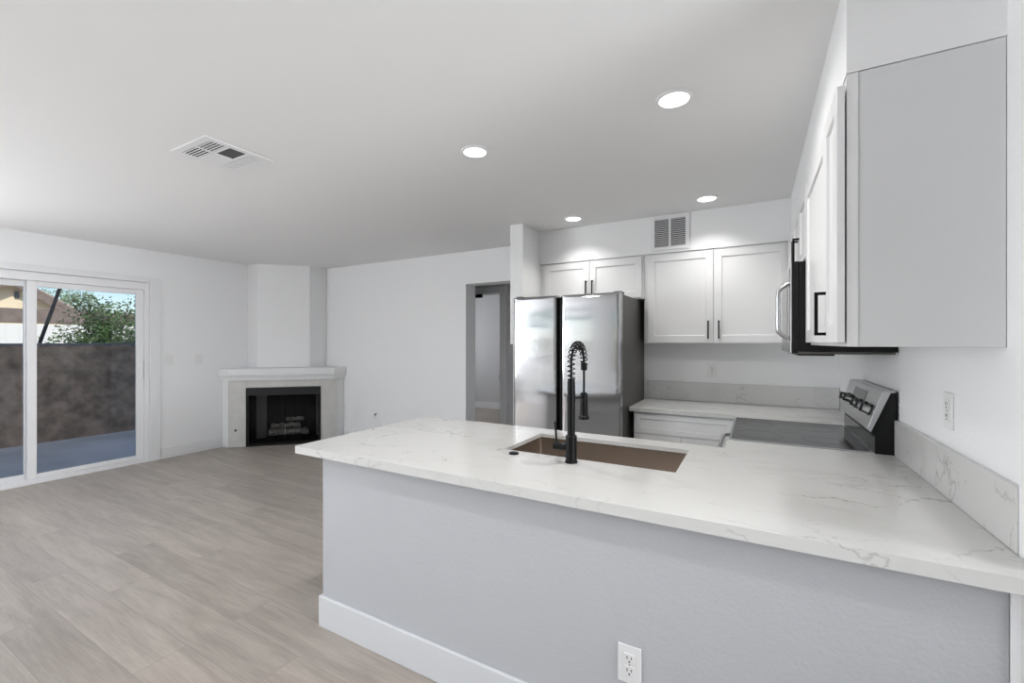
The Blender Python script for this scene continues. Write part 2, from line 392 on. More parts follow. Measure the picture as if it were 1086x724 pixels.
# right wall and the post at its near end
b = BM(); box(b, XRW, .72, 1.484, YB, 0, H)
box(b, .545, .72, 1.389, 1.484, 0, H)
box(b, .502, .545, 1.40, 1.58, 0, .833)
struct('wall_right', b, M['wall'], 'white kitchen wall on the right behind the range and wall cabinets', 'wall')
b = BM(); box(b, .72, 2.6, 1.389, 1.50, 0, H); box(b, 2.6, 2.75, -3.35, 1.50, 0, H); box(b, 2.6, 2.75, 1.5, 4.2, 0, H)
struct('wall_entry', b, M['wall'], 'white wall beyond the right edge of the view', 'wall')
# front wall behind the camera with two windows
b = BM()
wins = [(-5.4, -3.2), (-2.0, 0.2)]; wz0, wz1 = .70, 2.15
xs = [XL - .16, -5.4, -3.2, -2.0, .2, 2.75]
for i in range(5):
    if i in (1, 3): box(b, xs[i], xs[i + 1], -3.35, -3.2, 0, (.12 if i == 1 else wz0)); box(b, xs[i], xs[i + 1], -3.35, -3.2, wz1, H)
    else: box(b, xs[i], xs[i + 1], -3.35, -3.2, 0, H)
struct('wall_front', b, M['wall'], 'white wall with two windows behind the viewpoint', 'wall')
for k, (a0, a1) in enumerate(wins):
    b = BM(); wz0 = .12 if k == 0 else .70
    if k == 0: box(b, a0 + .05, a1 - .05, -3.318, -3.272, 1.10, 1.24)
    for (p, q, r_, s_) in ((a0, a1, wz0, wz0 + .05), (a0, a1, wz1 - .05, wz1), (a0, a0 + .05, wz0 + .05, wz1 - .05), (a1 - .05, a1, wz0 + .05, wz1 - .05), ((a0 + a1) / 2 - .025, (a0 + a1) / 2 + .025, wz0 + .05, wz1 - .05)):
        box(b, p, q, -3.32, -3.27, r_, s_)
    wf = struct('window_%d' % (k + 1), b, M['vinyl'], 'white framed window behind the viewpoint', 'window')
    obj('glass', box(BM(), a0 + .05, a1 - .05, -3.298, -3.292, wz0 + .05, wz1 - .05), M['glass'], wf)

b = BM()
wz0 = .70
for (p, q, r_, s_) in ((-2.4, -.2, wz0, wz0 + .05), (-2.4, -.2, wz1 - .05, wz1), (-2.4, -2.35, wz0 + .05, wz1 - .05), (-.25, -.2, wz0 + .05, wz1 - .05)): box(b, XL - .13, XL - .08, p, q, r_, s_)
wf = struct('window_3', b, M['vinyl'], 'white framed window in the left wall behind the viewpoint', 'window')  # out of view, added so daylight can come from the left side
obj('glass', box(BM(), XL - .108, XL - .102, -2.35, -.25, wz0 + .05, wz1 - .05), M['glass'], wf)

# soffits above the wall cabinets
b = BM(); box(b, -1.815, XRW, 3.81, YB, 2.125, H)
box(b, .232, XRW, 1.58, 3.81, 2.155, H)
struct('wall_soffit', b, M['wall'], 'white soffit running above the kitchen wall cabinets', 'soffit')

# hall and bedroom beyond the passage
b = BM(); HY = 5.0
box(b, -4.3, -4.2, YF + .2, HY, 0, H); box(b, -1.9, -1.8, YF + .2, HY, 0, H)
box(b, -4.3, -3.68, HY, HY + .12, 0, H); box(b, -2.94, -1.8, HY, HY + .12, 0, H); box(b, -3.68, -2.94, HY, HY + .12, 2.06, H)
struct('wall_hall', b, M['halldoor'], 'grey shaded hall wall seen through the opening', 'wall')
b = BM(); box(b, XL, 0, 7.72, 7.84, 0, H); box(b, -2.0, -1.88, HY + .12, 7.72, 0, H)
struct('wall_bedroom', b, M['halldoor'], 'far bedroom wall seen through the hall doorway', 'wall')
struct('baseboard_bedroom', box(BM(), XL, -2.0, 7.70, 7.72, 0, .13), M['trim'], 'white baseboard on the bedroom wall', 'baseboard')
d2 = thing('door_2', 'white bedroom door frame with black strike at the end of the hall', 'door frame', (-3.31, HY, 0)); d2['kind'] = 'structure'
b = BM(); box(b, -.368, -.345, -.015, .135, 0, 2.058); box(b, .345, .368, -.015, .135, 0, 2.058); box(b, -.345, .345, -.015, .135, 2.03, 2.058)
box(b, -.44, -.368, -.015, 0, 0, 2.12); box(b, .368, .44, -.015, 0, 0, 2.12); box(b, -.368, .368, -.015, 0, 2.058, 2.12)
obj('frame', b, M['trim'], d2)
obj('strike_plate', box(BM(), .341, .346, -.016, .05, .87, .95), M['black'], d2)
obj('hinge', box(BM(), -.04, .07, -.03, -.002, 1.985, 2.03), M['black'], d2)

# baseboards
struct('baseboard_left', box(BM(), XL, XL + .014, 2.47, 3.12, 0, .13), M['trim'], 'white baseboard between patio door and fireplace', 'baseboard', bevel=.003)
struct('baseboard_far', box(BM(), -5.02, PX0, YF - .014, YF, 0, .13), M['trim'], 'white baseboard on the wall right of the fireplace', 'baseboard', bevel=.003)
# casing round the sliding door
b = BM(); ct = .018
box(b, XL, XL + ct, DY1, DY1 + .105, 0, DZ + .065); box(b, XL, XL + ct, DY0 - .105, DY0, 0, DZ + .065); box(b, XL, XL + ct, DY0, DY1, DZ, DZ + .065)
struct('trim_1', b, M['trim'], 'flat white casing round the sliding patio door', 'trim', bevel=.003)
# chimney breast
b = BM(); prism(b, [(-6.11, 3.48), (-5.88, 3.48), (-5.425, 3.94), (-5.425, 4.21), (-6.11, 4.21)], 1.034, H)
struct('wall_chimney', b, M['wall'], 'white chimney breast rising from the mantel to the ceiling', 'chimney breast')

# peninsula half wall
PW0, PW1 = -1.835, .50
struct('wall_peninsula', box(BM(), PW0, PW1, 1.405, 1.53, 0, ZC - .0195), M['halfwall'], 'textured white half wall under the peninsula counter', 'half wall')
b = BM(); cells(b, [PW0 - .015, PW0, PW1], [1.39, 1.405, 1.53], lambda x, y: x < PW0 or y < 1.405, 0, .148)
struct('baseboard_peninsula', b, mat('half_wall_trim_paint', (0.70, 0.71, 0.725), 0.4), 'tall white baseboard along the peninsula half wall', 'baseboard', bevel=.004)

# ================================================================ sliding patio door
sl = thing('door_1', 'white framed sliding glass patio door on the left wall', 'sliding door', (XL - .08, DY0, 0)); sl['kind'] = 'structure'
DW = DY1 - DY0
b = BM()
box(b, -.075, .075, .003, .045, .03, DZ - .003); box(b, -.075, .075, DW - .045, DW - .003, .03, DZ - .003)
box(b, -.075, .075, .045, DW - .045, DZ - .085, DZ - .003); box(b, -.075, .085, .003, DW - .003, .001, .03)
box(b, .012, .016, .045, DW - .045, .03, .048); box(b, .062, .078, .045, DW - .045, .03, .045)
box(b, -.075, -.055, .045, DW - .045, .03, .06)
obj('frame', b, M['vinyl'], sl, bevel=.003)
def panel(x0, x1, y0, y1, z0, z1, st, rail_b, rail_t, name):
    b = BM()
    box(b, x0, x1, y0, y0 + st, z0, z1); box(b, x0, x1, y1 - st, y1, z0, z1)
    box(b, x0, x1, y0 + st, y1 - st, z0, z0 + rail_b); box(b, x0, x1, y0 + st, y1 - st, z1 - rail_t, z1)
    p = obj(name, b, M['vinyl'], sl, bevel=.003)
    xm = (x0 + x1) / 2
    obj('glass', box(BM(), xm - .003, xm + .003, y0 + st - .004, y1 - st + .004, z0 + rail_b - .004, z1 - rail_t + .004), M['glass'], p)
    return p
# sliding panel (room side), right; fixed panel left (outer side)
ps = panel(.022, .058, .935, DW - .047, .046, DZ - .087, .066, .045, .055, 'sliding_panel')
pf = panel(-.05, -.014, .047, .985, .032, DZ - .087, .055, .06, .055, 'fixed_panel')
b = BM(); hy = DW - .047 - .033
box(b, .058, .066, hy - .028, hy + .022, .93, 1.17)
tube(b, [(.066, hy, .955), (.088, hy, .965), (.10, hy, 1.0), (.10, hy, 1.10), (.088, hy, 1.135), (.066, hy, 1.145)], .011, 10)
obj('handle', b, M['vinyl'], ps, bevel=.002)

# ================================================================ fireplace (local frame turned 45 degrees)
fp = thing('fireplace', 'white corner fireplace with thick mantel and black mesh screen', 'fireplace', (-5.535, 3.635, 0), math.radians(45))
bw, bh = .451, .772
def half(s):
    pts = [(s * (bw + .003), .022), (s * .665, .022), (s * .665, 0.0), (s * .748, .058), (s * .015, .79), (s * .015, .62), (s * (bw + .003), .62)]
    return pts if s < 0 else pts[::-1]
b = BM(); prism(b, half(1), 0, bh + .003); prism(b, half(-1), 0, bh + .003)
prism(b, [(-.748, .058), (-.665, 0), (-.665, .022), (.665, .022), (.665, 0), (.748, .058), (0, .80)][::1], bh + .003, .872)
obj('surround', b, M['trim'], fp, bevel=.002)
for nm, x0, x1, z0, z1 in (('side_slab', -.664, -bw - .002, .001, .872), ('side_slab', bw + .002, .664, .001, .872), ('lintel_slab', -bw, bw, bh + .004, .872)):
    obj(nm, box(BM(), x0, x1, 0, .021, z0, z1), M['tile'], fp, bevel=.0015)
def shelf(z0, z1, yf, hw, ex, ey):
    b = BM(); prism(b, [(-ex, ey), (-hw, yf), (hw, yf), (ex, ey), (0, ey + ex - .002)], z0, z1); return b
obj('mantel_moulding', shelf(.873, .935, -.035, .625, .766, .040), M['trim'], fp, bevel=.004)
obj('mantel_shelf', shelf(.936, 1.033, -.072, .635, .782, .026), M['trim'], fp, bevel=.004)
# firebox shell (open to the front)
b = BM()
box(b, -bw, -bw + .02, .0, .5, .001, bh); box(b, bw - .02, bw, .0, .5, .001, bh)
box(b, -bw + .02, bw - .02, .48, .5, .001, bh); box(b, -bw + .02, bw - .02, .06, .48, .001, .02); box(b, -bw + .02, bw - .02, .06, .48, bh - .02, bh)
obj('firebox', b, M['fireblack'], fp)
b = BM(); box(b, -bw - .004, bw + .004, -.018, -.001, .675, bh + .002)
obj('hood', b, M['hood'], fp, bevel=.002)
b = BM(); box(b, -bw - .004, -bw + .028, -.014, -.001, .003, .674); box(b, bw - .028, bw + .004, -.014, -.001, .003, .674); box(b, -bw + .028, bw - .028, -.014, -.001, .003, .03)
obj('screen_frame', b, M['blackplastic'], fp, bevel=.001)
for s in (-1, 1):
    b = BM(); n = 90; cols = []
    x0, x1 = (-.43, -.003) if s < 0 else (.003, .43)
    for i in range(n + 1):
        x = x0 + (x1 - x0) * i / n
        y = .032 + .013 * math.sin(i * .72 + s) + .004 * math.sin(i * 1.9)
        cols.append([bm_v for bm_v in (b.verts.new((x, y, .035)), b.verts.new((x, y, .68)))])
    for i in range(n): b.faces.new((cols[i][0], cols[i + 1][0], cols[i + 1][1], cols[i][1]))
    o = obj('mesh_curtain', b, M['curtain'], fp, smooth=True)
    so = o.modifiers.new('solid', 'SOLIDIFY'); so.thickness = .0012
b = BM(); tube(b, [(-.43, .035, .672), (.43, .035, .672)], .006, 8)
obj('curtain_rod', b, M['chrome'], fp)
g = BM()
box(g, -.588, -.566, -.004, 0, .208, .236)
tube(g, [(-.577, -.002, .222), (-.577, -.014, .222)], .008, 12)
obj('gas_valve', g, M['black'], fp)
# logs and grate standing in the firebox : their own things
fr_m = Matrix.Translation((-5.535, 3.635, 0)) @ Matrix.Rotation(math.radians(45), 4, 'Z')
gr = thing('fire_grate', 'black metal grate holding the logs inside the fireplace', 'grate', fr_m @ Vector((0, .24, .02)), math.radians(45))
b = BM()
for k in range(6):
    x = -.225 + .09 * k; tube(b, [(x, -.11, .075), (x, -.10, .06), (x, .11, .06), (x, .12, .085)], .006, 8)
box(b, -.25, .25, -.083, -.073, .045, .055); box(b, -.25, .25, .073, .083, .045, .055)
obj('bars', b, M['fireblack'], gr)
for sx in (-.22, .22):
    for sy in (-.078, .078): obj('leg', box(BM(), sx - .006, sx + .006, sy - .005, sy + .005, 0, .045), M['fireblack'], gr)
def log(x, y, z, L, r, rz, tilt, label):
    b = BM(); pts, rs = [], []
    for i in range(11):
        t = i / 10 - .5
        pts.append((t * L, .008 * math.sin(i * 1.3), .008 * math.cos(i * 1.7) + t * tilt)); rs.append(r * (.86 + .14 * math.sin(i * 2.1 + x * 9)))
    tube(b, pts, rs, 14)
    o = obj('ceramic_log', b, M['log'], smooth=True); o.location = fr_m @ Vector((x, y, z)); o.rotation_euler = (0, 0, math.radians(45) + rz)
    tag(o, label, 'log', 'ceramic gas logs in the fireplace')
log(.02, .17, .139, .50, .045, .05, 0, 'long pale ceramic log lying lowest across the front of the grate')
log(-.01, .28, .139, .46, .045, -.06, 0, 'ceramic log lying low at the back of the grate')
log(-.03, .225, .222, .36, .038, .12, 0, 'middle ceramic log of the fireplace stack')
log(.09, .235, .308, .24, .030, -.25, .02, 'topmost short ceramic log right of centre in the fireplace')

# ================================================================ ceiling fittings
def downlight(x, y, label):
    t = thing('recessed_light', label, 'ceiling light', (x, y, H), 0, 'recessed ceiling lights')
    b = BM(); lathe(b, [(.078, -.0005), (.078, -.004), (.073, -.009), (.063, -.009), (.063, -.0005)], 40)
    obj('trim_ring', b, M['vinyl'], t, smooth=True)
    b = BM(); lathe(b, [(.0625, -.001), (.0625, -.006), (.04, -.0072), (.001, -.0075)], 40)
    obj('lens', b, M['lens'], t, smooth=True)
    l = bpy.data.lights.new('downlight', 'AREA'); l.shape = 'DISK'; l.size = .12; l.energy = DOWNLIGHT_POWER[int(y)]; l.color = (1, .985, .96)
    l.spread = math.radians(165 if int(y) == 2 else 115)
    lo = bpy.data.objects.new('downlight', l); C.objects.link(lo); lo.parent = t; lo.location = (0, 0, -.012)
    return t
downlight(-.308, 2.008, 'nearest large round recessed light in the ceiling over the sink side')
downlight(-1.362, 2.022, 'round recessed light nearest the ceiling vent, left of the others')
downlight(-.310, 3.512, 'round recessed light above the back wall cabinets near the range')
downlight(-1.362, 3.525, 'round recessed light in front of the refrigerator cabinets')

downlight(-.308, .503, 'round recessed light over the near side of the peninsula, right one of two')
downlight(-1.362, .503, 'round recessed light over the near side of the peninsula, left one of two')

cv = thing('ceiling_vent', 'white rectangular air vent with dark louvers in the living room ceiling', 'air vent', (-2.648, 1.375, H))
def rel(x0, x1, y0, y1): return (x0 + 2.648, x1 + 2.648, y0 - 1.375, y1 - 1.375)
vx = [-.19, -.152, -.008, .004, .143, .18]; vy = [-.185, -.145, -.060, -.045, .045, .058, .138, .18]
def solid(x, y):
    hole = ((-.152 < x < -.008) or (.004 < x < .143)) and ((-.145 < y < -.060) or (.058 < y < .138) or (-.045 < y < .045 and x > 0))
    return not hole
b = BM(); cells(b, vx, vy, solid, -.005, -.0005)
obj('frame', b, M['vinyl'], cv, bevel=.001)
def louv(x0, x1, y0, y1, n, m_s, m_b, tilt, backing=True):
    if backing: obj('backing', box(BM(), x0, x1, y0, y1, -.0015, -.0005), m_b, cv)
    if n:
        for k in range(n):
            yc = y0 + (y1 - y0) * (k + .5) / n; wd = (y1 - y0) / n * (.42 if tilt else .62)
            obj('louver', box(BM(), x0, x1, yc - wd / 2, yc + wd / 2, -.0045, -.003), m_s, cv)
louv(.004, .143, -.145, -.060, 5, M['vinyl'], M['ventdark'], True)
louv(-.152, -.008, -.145, -.060, 5, M['vinyl'], M['ventdark'], True)
louv(.004, .143, -.045, .045, 0, M['vinyl'], M['ventmesh'], True)
louv(.004, .143, .058, .138, 5, M['vinyl'], M['cabin'], False)
louv(-.152, -.008, .058, .138, 5, M['vinyl'], M['cabin'], False)

rg = thing('return_air_grille', 'white two-column slatted air grille above the tall back cabinets', 'air grille', (-.617, 3.81, 2.288))
gw, gh = .15, .143
b = BM()
F = FACE_MY
for a in ((-gw, gw, -gh, -gh + .028), (-gw, gw, gh - .028, gh), (-gw, -gw + .028, -gh + .028, gh - .028), (gw - .028, gw, -gh + .028, gh - .028), (-.008, .008, -gh + .028, gh - .028)):
    box(b, a[0], a[1], .001, .012, a[2], a[3], F)
obj('frame', b, M['vinyl'], rg, bevel=.001)
obj('backing', box(BM(), -gw + .028, gw - .028, .001, .002, -gh + .028, gh - .028, F), M['grilleback'], rg)
NS = 15
for c in (-1, 1):
    x0, x1 = (-gw + .028, -.008) if c < 0 else (.008, gw - .028)
    for k in range(NS):
        zc = -gh + .028 + (2 * gh - .056) * (k + .5) / NS
        bb = BM(); vs = [(x0, .003, zc + .0045), (x1, .003, zc + .0045), (x1, .011, zc - .0025), (x0, .011, zc - .0025)]
        top = [bb.verts.new(F @ Vector(v)) for v in vs]; bot = [bb.verts.new(F @ Vector((v[0], v[1], v[2] - .0012))) for v in vs]
        bb.faces.new(top); bb.faces.new(bot[::-1])
        for i in range(4): bb.faces.new((top[i], bot[i], bot[(i + 1) % 4], top[(i + 1) % 4]))
        obj('slat', bb, M['vinyl'], rg)

# ================================================================ switches and outlets
def outlet(loc, rz, label, decora=True, group='wall outlets'):
    """faces local -y"""
    t = thing('wall_outlet', label, 'electrical outlet', loc, rz, group)
    obj('cover_plate', box(BM(), -.037, .037, -.006, -.0005, -.06, .06), M['plate'], t, bevel=.002)
    for s in (-1, 1):
        r = obj('receptacle', box(BM(), -.017, .017, -.0085, -.006, s * .0195 - .0165, s * .0195 + .0165), M['plate'], t, bevel=.002)
        b = BM(); z = s * .0195
        box(b, -.008, -.0055, -.0092, -.0084, z - .001, z + .009); box(b, .0055, .008, -.0092, -.0084, z + .000, z + .008)
        tube(b, [(0, -.0084, z - .0085), (0, -.0092, z - .0085)], .0028, 10)
        obj('slots', b, M['slot'], r)
    obj('screw', tube(BM(), [(0, -.006, 0), (0, -.0072, 0)], .003, 10), M['chrome'], t)
    return t
outlet((-.35, 1.405, .345), 0, 'white outlet low on the peninsula half wall')
outlet((-.317, YB, 1.137), 0, 'white outlet on the back wall above the backsplash')
outlet((XRW, 1.955, 1.15), math.radians(-90), 'white outlet on the right wall above the splash strip')
def switch(loc, rz, label):
    t = thing('light_switch', label, 'light switch', loc, rz, 'light switches beside the patio door')
    obj('cover_plate', box(BM(), -.04, .04, -.006, -.0005, -.063, .063), M['plate'], t, bevel=.002)
    b = BM(); prism_y(b, [(-.017, -.034), (.017, -.034), (.017, .034), (-.017, .034)], -.009, -.006)
    obj('rocker', b, M['plate'], t, bevel=.001)
    return t
switch((XL, 2.558, 1.165), math.radians(90), 'white rocker switch just right of the patio door casing')
switch((XL, 2.874, 1.165), math.radians(90), 'white rocker switch halfway between patio door and fireplace')
cb = BM(); tube(cb, [(-4.42, YF - .001, .42), (-4.42, YF - .02, .42), (-4.42, YF - .03, .40)], .008, 8)
tag(obj('cable_stub', cb, M['black']), 'short black cable stub poking from the wall right of the fireplace', 'cable')

# ================================================================ countertops and backsplashes
CT, CS = .036, .019     # edge height, slab thickness
SX0, SX1, SY0, SY1 = -1.035, -.268, 1.782, 2.190
YN = 2.523
b = BM()
cells(b, [-1.958, SX0, SX1, -.127, .543, .72], [1.342, 1.386, SY0, SY1, 2.318, YN],
      lambda x, y: (not (SX0 < x < SX1 and SY0 < y < SY1)) and ((y < 1.386) or (x < .543 and (y < 2.318 or x > -.127))), ZC - CS, ZC)
box(b, -1.958, .72, 1.342, 1.362, ZC - CT, ZC - CS); box(b, -1.958, -1.938, 1.362, 2.298, ZC - CT, ZC - CS); box(b, -1.958, -.127, 2.298, 2.318, ZC - CT, ZC - CS); box(b, -.127, -.107, 2.318, YN, ZC - CT, ZC - CS)
tag(obj('peninsula_countertop', b, M['quartz']), 'long white veined quartz peninsula countertop with the sink cut into it', 'countertop')
b = BM()
cells(b, [-.862, -.127, .555], [3.279, 3.44, 4.07], lambda x, y: y > 3.44 or x > -.127, ZC - CT, ZC)
tag(obj('back_countertop', b, M['quartz'], bevel=.003), 'white quartz countertop in the back corner between refrigerator and range', 'countertop')
tag(obj('backsplash', box(BM(), -.852, .554, 4.052, 4.073, ZC + .001, 1.03), M['quartz'], bevel=.002), 'low veined quartz splash strip along the back wall', 'backsplash')
tag(obj('backsplash', box(BM(), .541, .559, 1.486, 2.52, ZC + .001, 1.029), M['quartz'], bevel=.002), 'low veined quartz splash strip on the right wall above the peninsula', 'backsplash')

# ================================================================ sink, faucet, button
sk = thing('kitchen_sink', 'rectangular stainless undermount sink set in the peninsula counter', 'sink', ((SX0 + SX1) / 2, (SY0 + SY1) / 2, ZC - CS - .2005))
hx, hy_, dp = (SX1 - SX0) / 2 + .006, (SY1 - SY0) / 2 + .006, .20
b = BM()
def rr(hx, hy, r, z, n=5):
    out = []
    for cx, cy, a0 in ((hx - r, hy - r, 0), (-hx + r, hy - r, 90), (-hx + r, -hy + r, 180), (hx - r, -hy + r, 270)):
        for k in range(n + 1):
            a = math.radians(a0 + 90 * k / n); out.append(b.verts.new((cx + r * math.cos(a), cy + r * math.sin(a), z)))
    return out
rings = [rr(hx + .02, hy_ + .02, .012, dp - .001), rr(hx, hy_, .012, dp - .001), rr(hx, hy_, .012, .02), rr(hx - .006, hy_ - .006, .012, .006), rr(hx - .02, hy_ - .02, .012, .001)]
for A, B in zip(rings, rings[1:]):
    n = len(A)
    for i in range(n): b.faces.new((A[i], A[(i + 1) % n], B[(i + 1) % n], B[i]))
b.faces.new(rings[-1])
o = obj('bowl', b, M['sinksteel'], sk, smooth=True)
so = o.modifiers.new('solid', 'SOLIDIFY'); so.thickness = .0012; so.offset = 1
b = BM(); lathe(b, [(.045, .002), (.045, .0045), (.03, .003), (.02, .0025), (.001, .0025)], 28, Matrix.Translation((0, .05, 0)))
obj('drain', b, M['chrome'], sk, smooth=True)

FX, FY = -.674, 1.722
fc = thing('kitchen_faucet', 'tall matte black spring-neck pull-down faucet behind the sink edge', 'faucet', (FX, FY, ZC))
b = BM(); lathe(b, [(.027, .0005), (.027, .006), (.0235, .010), (.0235, .112), (.018, .116)], 32); obj('base', b, M['black'], fc, smooth=True)
b = BM(); lathe(b, [(.0165, .116), (.0165, .338)], 28); obj('column', b, M['black'], fc, smooth=True)
b = BM(); lathe(b, [(.0150, .338), (.0150, .350), (.012, .352)], 28); obj('collar', b, M['black'], fc, smooth=True)
# arch path
R_ = .078; zt = .415
path = [(0, 0, .352), (0, 0, zt)]
for k in range(1, 25):
    a = math.pi * k / 24; path.append((0, R_ * (1 - math.cos(a)), zt + R_ * math.sin(a)))
hose = path + [(0, 2 * R_, .39), (0, 2 * R_, .272)]
b = BM(); tube(b, [(0, 0, .350)] + hose, .0052, 12); obj('hose', b, M['black'], fc, smooth=True)
# spring helix round the arch
def resample(p, n):
    p = [Vector(q) for q in p]; L = [0]
    for i in range(1, len(p)): L.append(L[-1] + (p[i] - p[i - 1]).length)
    o = []
    for k in range(n):
        s = L[-1] * k / (n - 1); i = max(j for j in range(len(L)) if L[j] <= s + 1e-9); i = min(i, len(p) - 2)
        o.append(p[i].lerp(p[i + 1], (s - L[i]) / (L[i + 1] - L[i])))
    return o
turns, per = 16, 16
pc = resample(path + [(0, 2 * R_, .405)], turns * per + 1); hel = []
for i, p in enumerate(pc):
    t = (pc[min(i + 1, len(pc) - 1)] - pc[max(i - 1, 0)]).normalized(); nx_ = Vector((1, 0, 0)); ny_ = t.cross(nx_)
    a = 2 * math.pi * i / per; hel.append(p + (nx_ * math.cos(a) + ny_ * math.sin(a)) * .0150)
b = BM(); tube(b, hel, .0026, 6); obj('spring', b, M['black'], fc, smooth=True)
b = BM(); tube(b, [(0, 2 * R_, .412), (0, 2 * R_, .378)], [.0145, .0145], 20); obj('spring_end', b, M['black'], fc, smooth=True, bevel=.002)
b = BM(); tube(b, [(0, 2 * R_, .280), (0, 2 * R_, .272), (0, 2 * R_, .265), (0, 2 * R_, .175), (0, 2 * R_, .170), (0, 2 * R_, .158)], [.009, .0165, .0175, .0175, .0235, .0235], 24)
obj('spray_head', b, M['black'], fc, smooth=True)
b = BM(); tube(b, [(0, .012, .268), (0, 2 * R_ - .014, .258)], .0045, 10); lathe(b, [(.0175, .255), (.0175, .281)], 24)
obj('holder_arm', b, M['black'], fc, smooth=True)
b = BM(); tube(b, [(-.018, 0, .062), (-.078, 0, .062)], .0165, 24)
hd = obj('valve_body', b, M['black'], fc, smooth=True, bevel=.002)
b = BM(); tube(b, [(-.064, 0, .072), (-.068, 0, .10), (-.074, 0, .165)], [.005, .0048, .0042], 10)
obj('lever', b, M['black'], fc, smooth=True)
b = BM(); lathe(b, [(.0225, .0005), (.0225, .005), (.019, .0075), (.013, .0075), (.012, .0065), (.001, .0065)], 28)
o = obj('counter_button', b, M['black'], smooth=True); o.location = (-.952, 1.727, ZC)
tag(o, 'small round black push button set in the counter beside the sink corner', 'button')

# ================================================================ cabinets
def wall_cabinet(label, F, a0, a1, z0, z1, n_back, n_box, doors, pulls, loc=(0, 0, 0), group='white shaker wall cabinets', side=None, dz=(.012, .012), gap=.0015):
    """n measured outwards from the world origin plane mapped by F"""
    t = thing('wall_cabinet', label, 'cabinet', loc, 0, group)
    B = box(BM(), a0, a1, n_back, n_box, z0, z1, F)
    obj('body', B, side or M['cab'], t, bevel=.0015)
    for (d0, d1), pl in zip(doors, pulls):
        d = obj('door', shaker(BM(), F, d0, d1, z0 + dz[0], z1 - dz[1], n_box + gap, n_box + gap + .019), M['cab'], t, bevel=.0012)
        if pl: obj('handle', bar_pull(BM(), F, pl[0], pl[1], pl[2], n_box + gap + .019), M['black'], d)
    return t
# back wall: box front at y=3.83, doors 3.81 ; n = -y
wall_cabinet('pair of short white cabinets above the refrigerator', FACE_MY, -1.813, -.831, 1.75, 2.124, -YB + .001, -3.832,
             [(-1.765, -1.318), (-1.314, -.85)], [(-1.345, 1.775, 1.935), (-1.285, 1.775, 1.935)])
wall_cabinet('wide white two-door cabinet on the back wall under the air grille', FACE_MY, -.829, .229, 1.362, 2.124, -YB + .001, -3.832,
             [(-.798, -.289), (-.285, .222)], [(-.325, 1.405, 1.548), (-.249, 1.405, 1.548)])
# right wall: doors face -x ; box front x=.23
wall_cabinet('white corner cabinet beyond the microwave on the right wall', FACE_MX, 3.30, 3.78, 1.362, 2.153, -XRW + .001, -.234,
             [(3.304, 3.776)], [(3.34, 1.405, 1.548)])
wall_cabinet('short white two-door cabinet above the microwave', FACE_MX, 2.53, 3.297, 1.775, 2.153, -XRW + .001, -.234,
             [(2.535, 2.911), (2.915, 3.292)], [(2.875, 1.80, 1.95), (2.95, 1.80, 1.95)])
wall_cabinet('tall white cabinet on the right wall between the microwave and the nearest cabinet', FACE_MX, 1.862, 2.527, 1.362, 2.153, -XRW + .001, -.234,
             [(1.868, 2.522)], [None], dz=(.012, .045))
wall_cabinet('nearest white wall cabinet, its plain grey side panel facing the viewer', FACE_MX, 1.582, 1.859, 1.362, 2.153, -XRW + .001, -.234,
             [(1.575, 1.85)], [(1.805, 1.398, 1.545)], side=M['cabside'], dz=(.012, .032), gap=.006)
nc = [o for o in bpy.data.objects if o.get('label', '').startswith('nearest white wall')][0]
obj('edge_strip', box(BM(), .2325, .259, 1.5795, 1.5818, 1.363, 2.152), M['cab'], nc)

def base_cabinet(label, F, a0, a1, n_back, n_box, drawer, doors, parent_loc=(0, 0, 0), handles=True, rows=True):
    t = thing('base_cabinet', label, 'cabinet', parent_loc, 0, 'white shaker base cabinets')
    obj('body', box(BM(), a0, a1, n_back, n_box, .10, ZC - CT - .001, F), M['cab'], t, bevel=.0015)
    obj('toe_kick', box(BM(), a0, a1, n_back, n_box - .06, 0.001, .10, F), M['cab'], t)
    for d0, d1 in drawer:
        d = obj('drawer', shaker(BM(), F, d0, d1, .668, .822, n_box + .0015, n_box + .0205, fr=.04), M['cab'], t, bevel=.0012)
    for d0, d1 in doors:
        d = obj('door', shaker(BM(), F, d0, d1, .112, .662, n_box + .0015, n_box + .0205), M['cab'], t, bevel=.0012)
    return t
base_cabinet('white base cabinet with wide drawer between refrigerator and range', FACE_MY, -.838, -.115, -4.07, -3.488, [(-.828, -.135)], [(-.828, -.485), (-.481, -.135)])
# corner unit right of the range's far side (closed body)
base_cabinet('white corner base cabinet beyond the range', FACE_MX, 3.283, 3.47, -.555, .105, [], [])
# the kitchen side of the peninsula
base_cabinet('white sink base cabinet on the kitchen side of the peninsula', FACE_PY, -1.82, -1.08, 1.535, 2.27, [(-1.81, -1.09)], [(-1.81, -1.452), (-1.448, -1.09)])
tt = thing('base_cabinet', 'white sink cabinet with two doors below the kitchen sink', 'cabinet', (0, 0, 0), 0, 'white shaker base cabinets')
obj('body', box(BM(), -1.077, -.23, 1.535, 2.27, .10, .60, I4), M['cab'], tt, bevel=.0015)
obj('front_rail', box(BM(), -1.077, -.23, 2.24, 2.27, .601, ZC - CT - .001, I4), M['cab'], tt)
obj('toe_kick', box(BM(), -1.077, -.23, 1.535, 2.21, .001, .10, I4), M['cab'], tt)
for d0, d1 in ((-1.07, -.656), (-.652, -.24)):
    obj('door', shaker(BM(), FACE_PY, d0, d1, .112, .822, 2.2715, 2.2905), M['cab'], tt, bevel=.0012)
base_cabinet('white corner base cabinet between the sink cabinet and the range', FACE_MX, 1.585, 2.518, -.555, .10, [], [], )

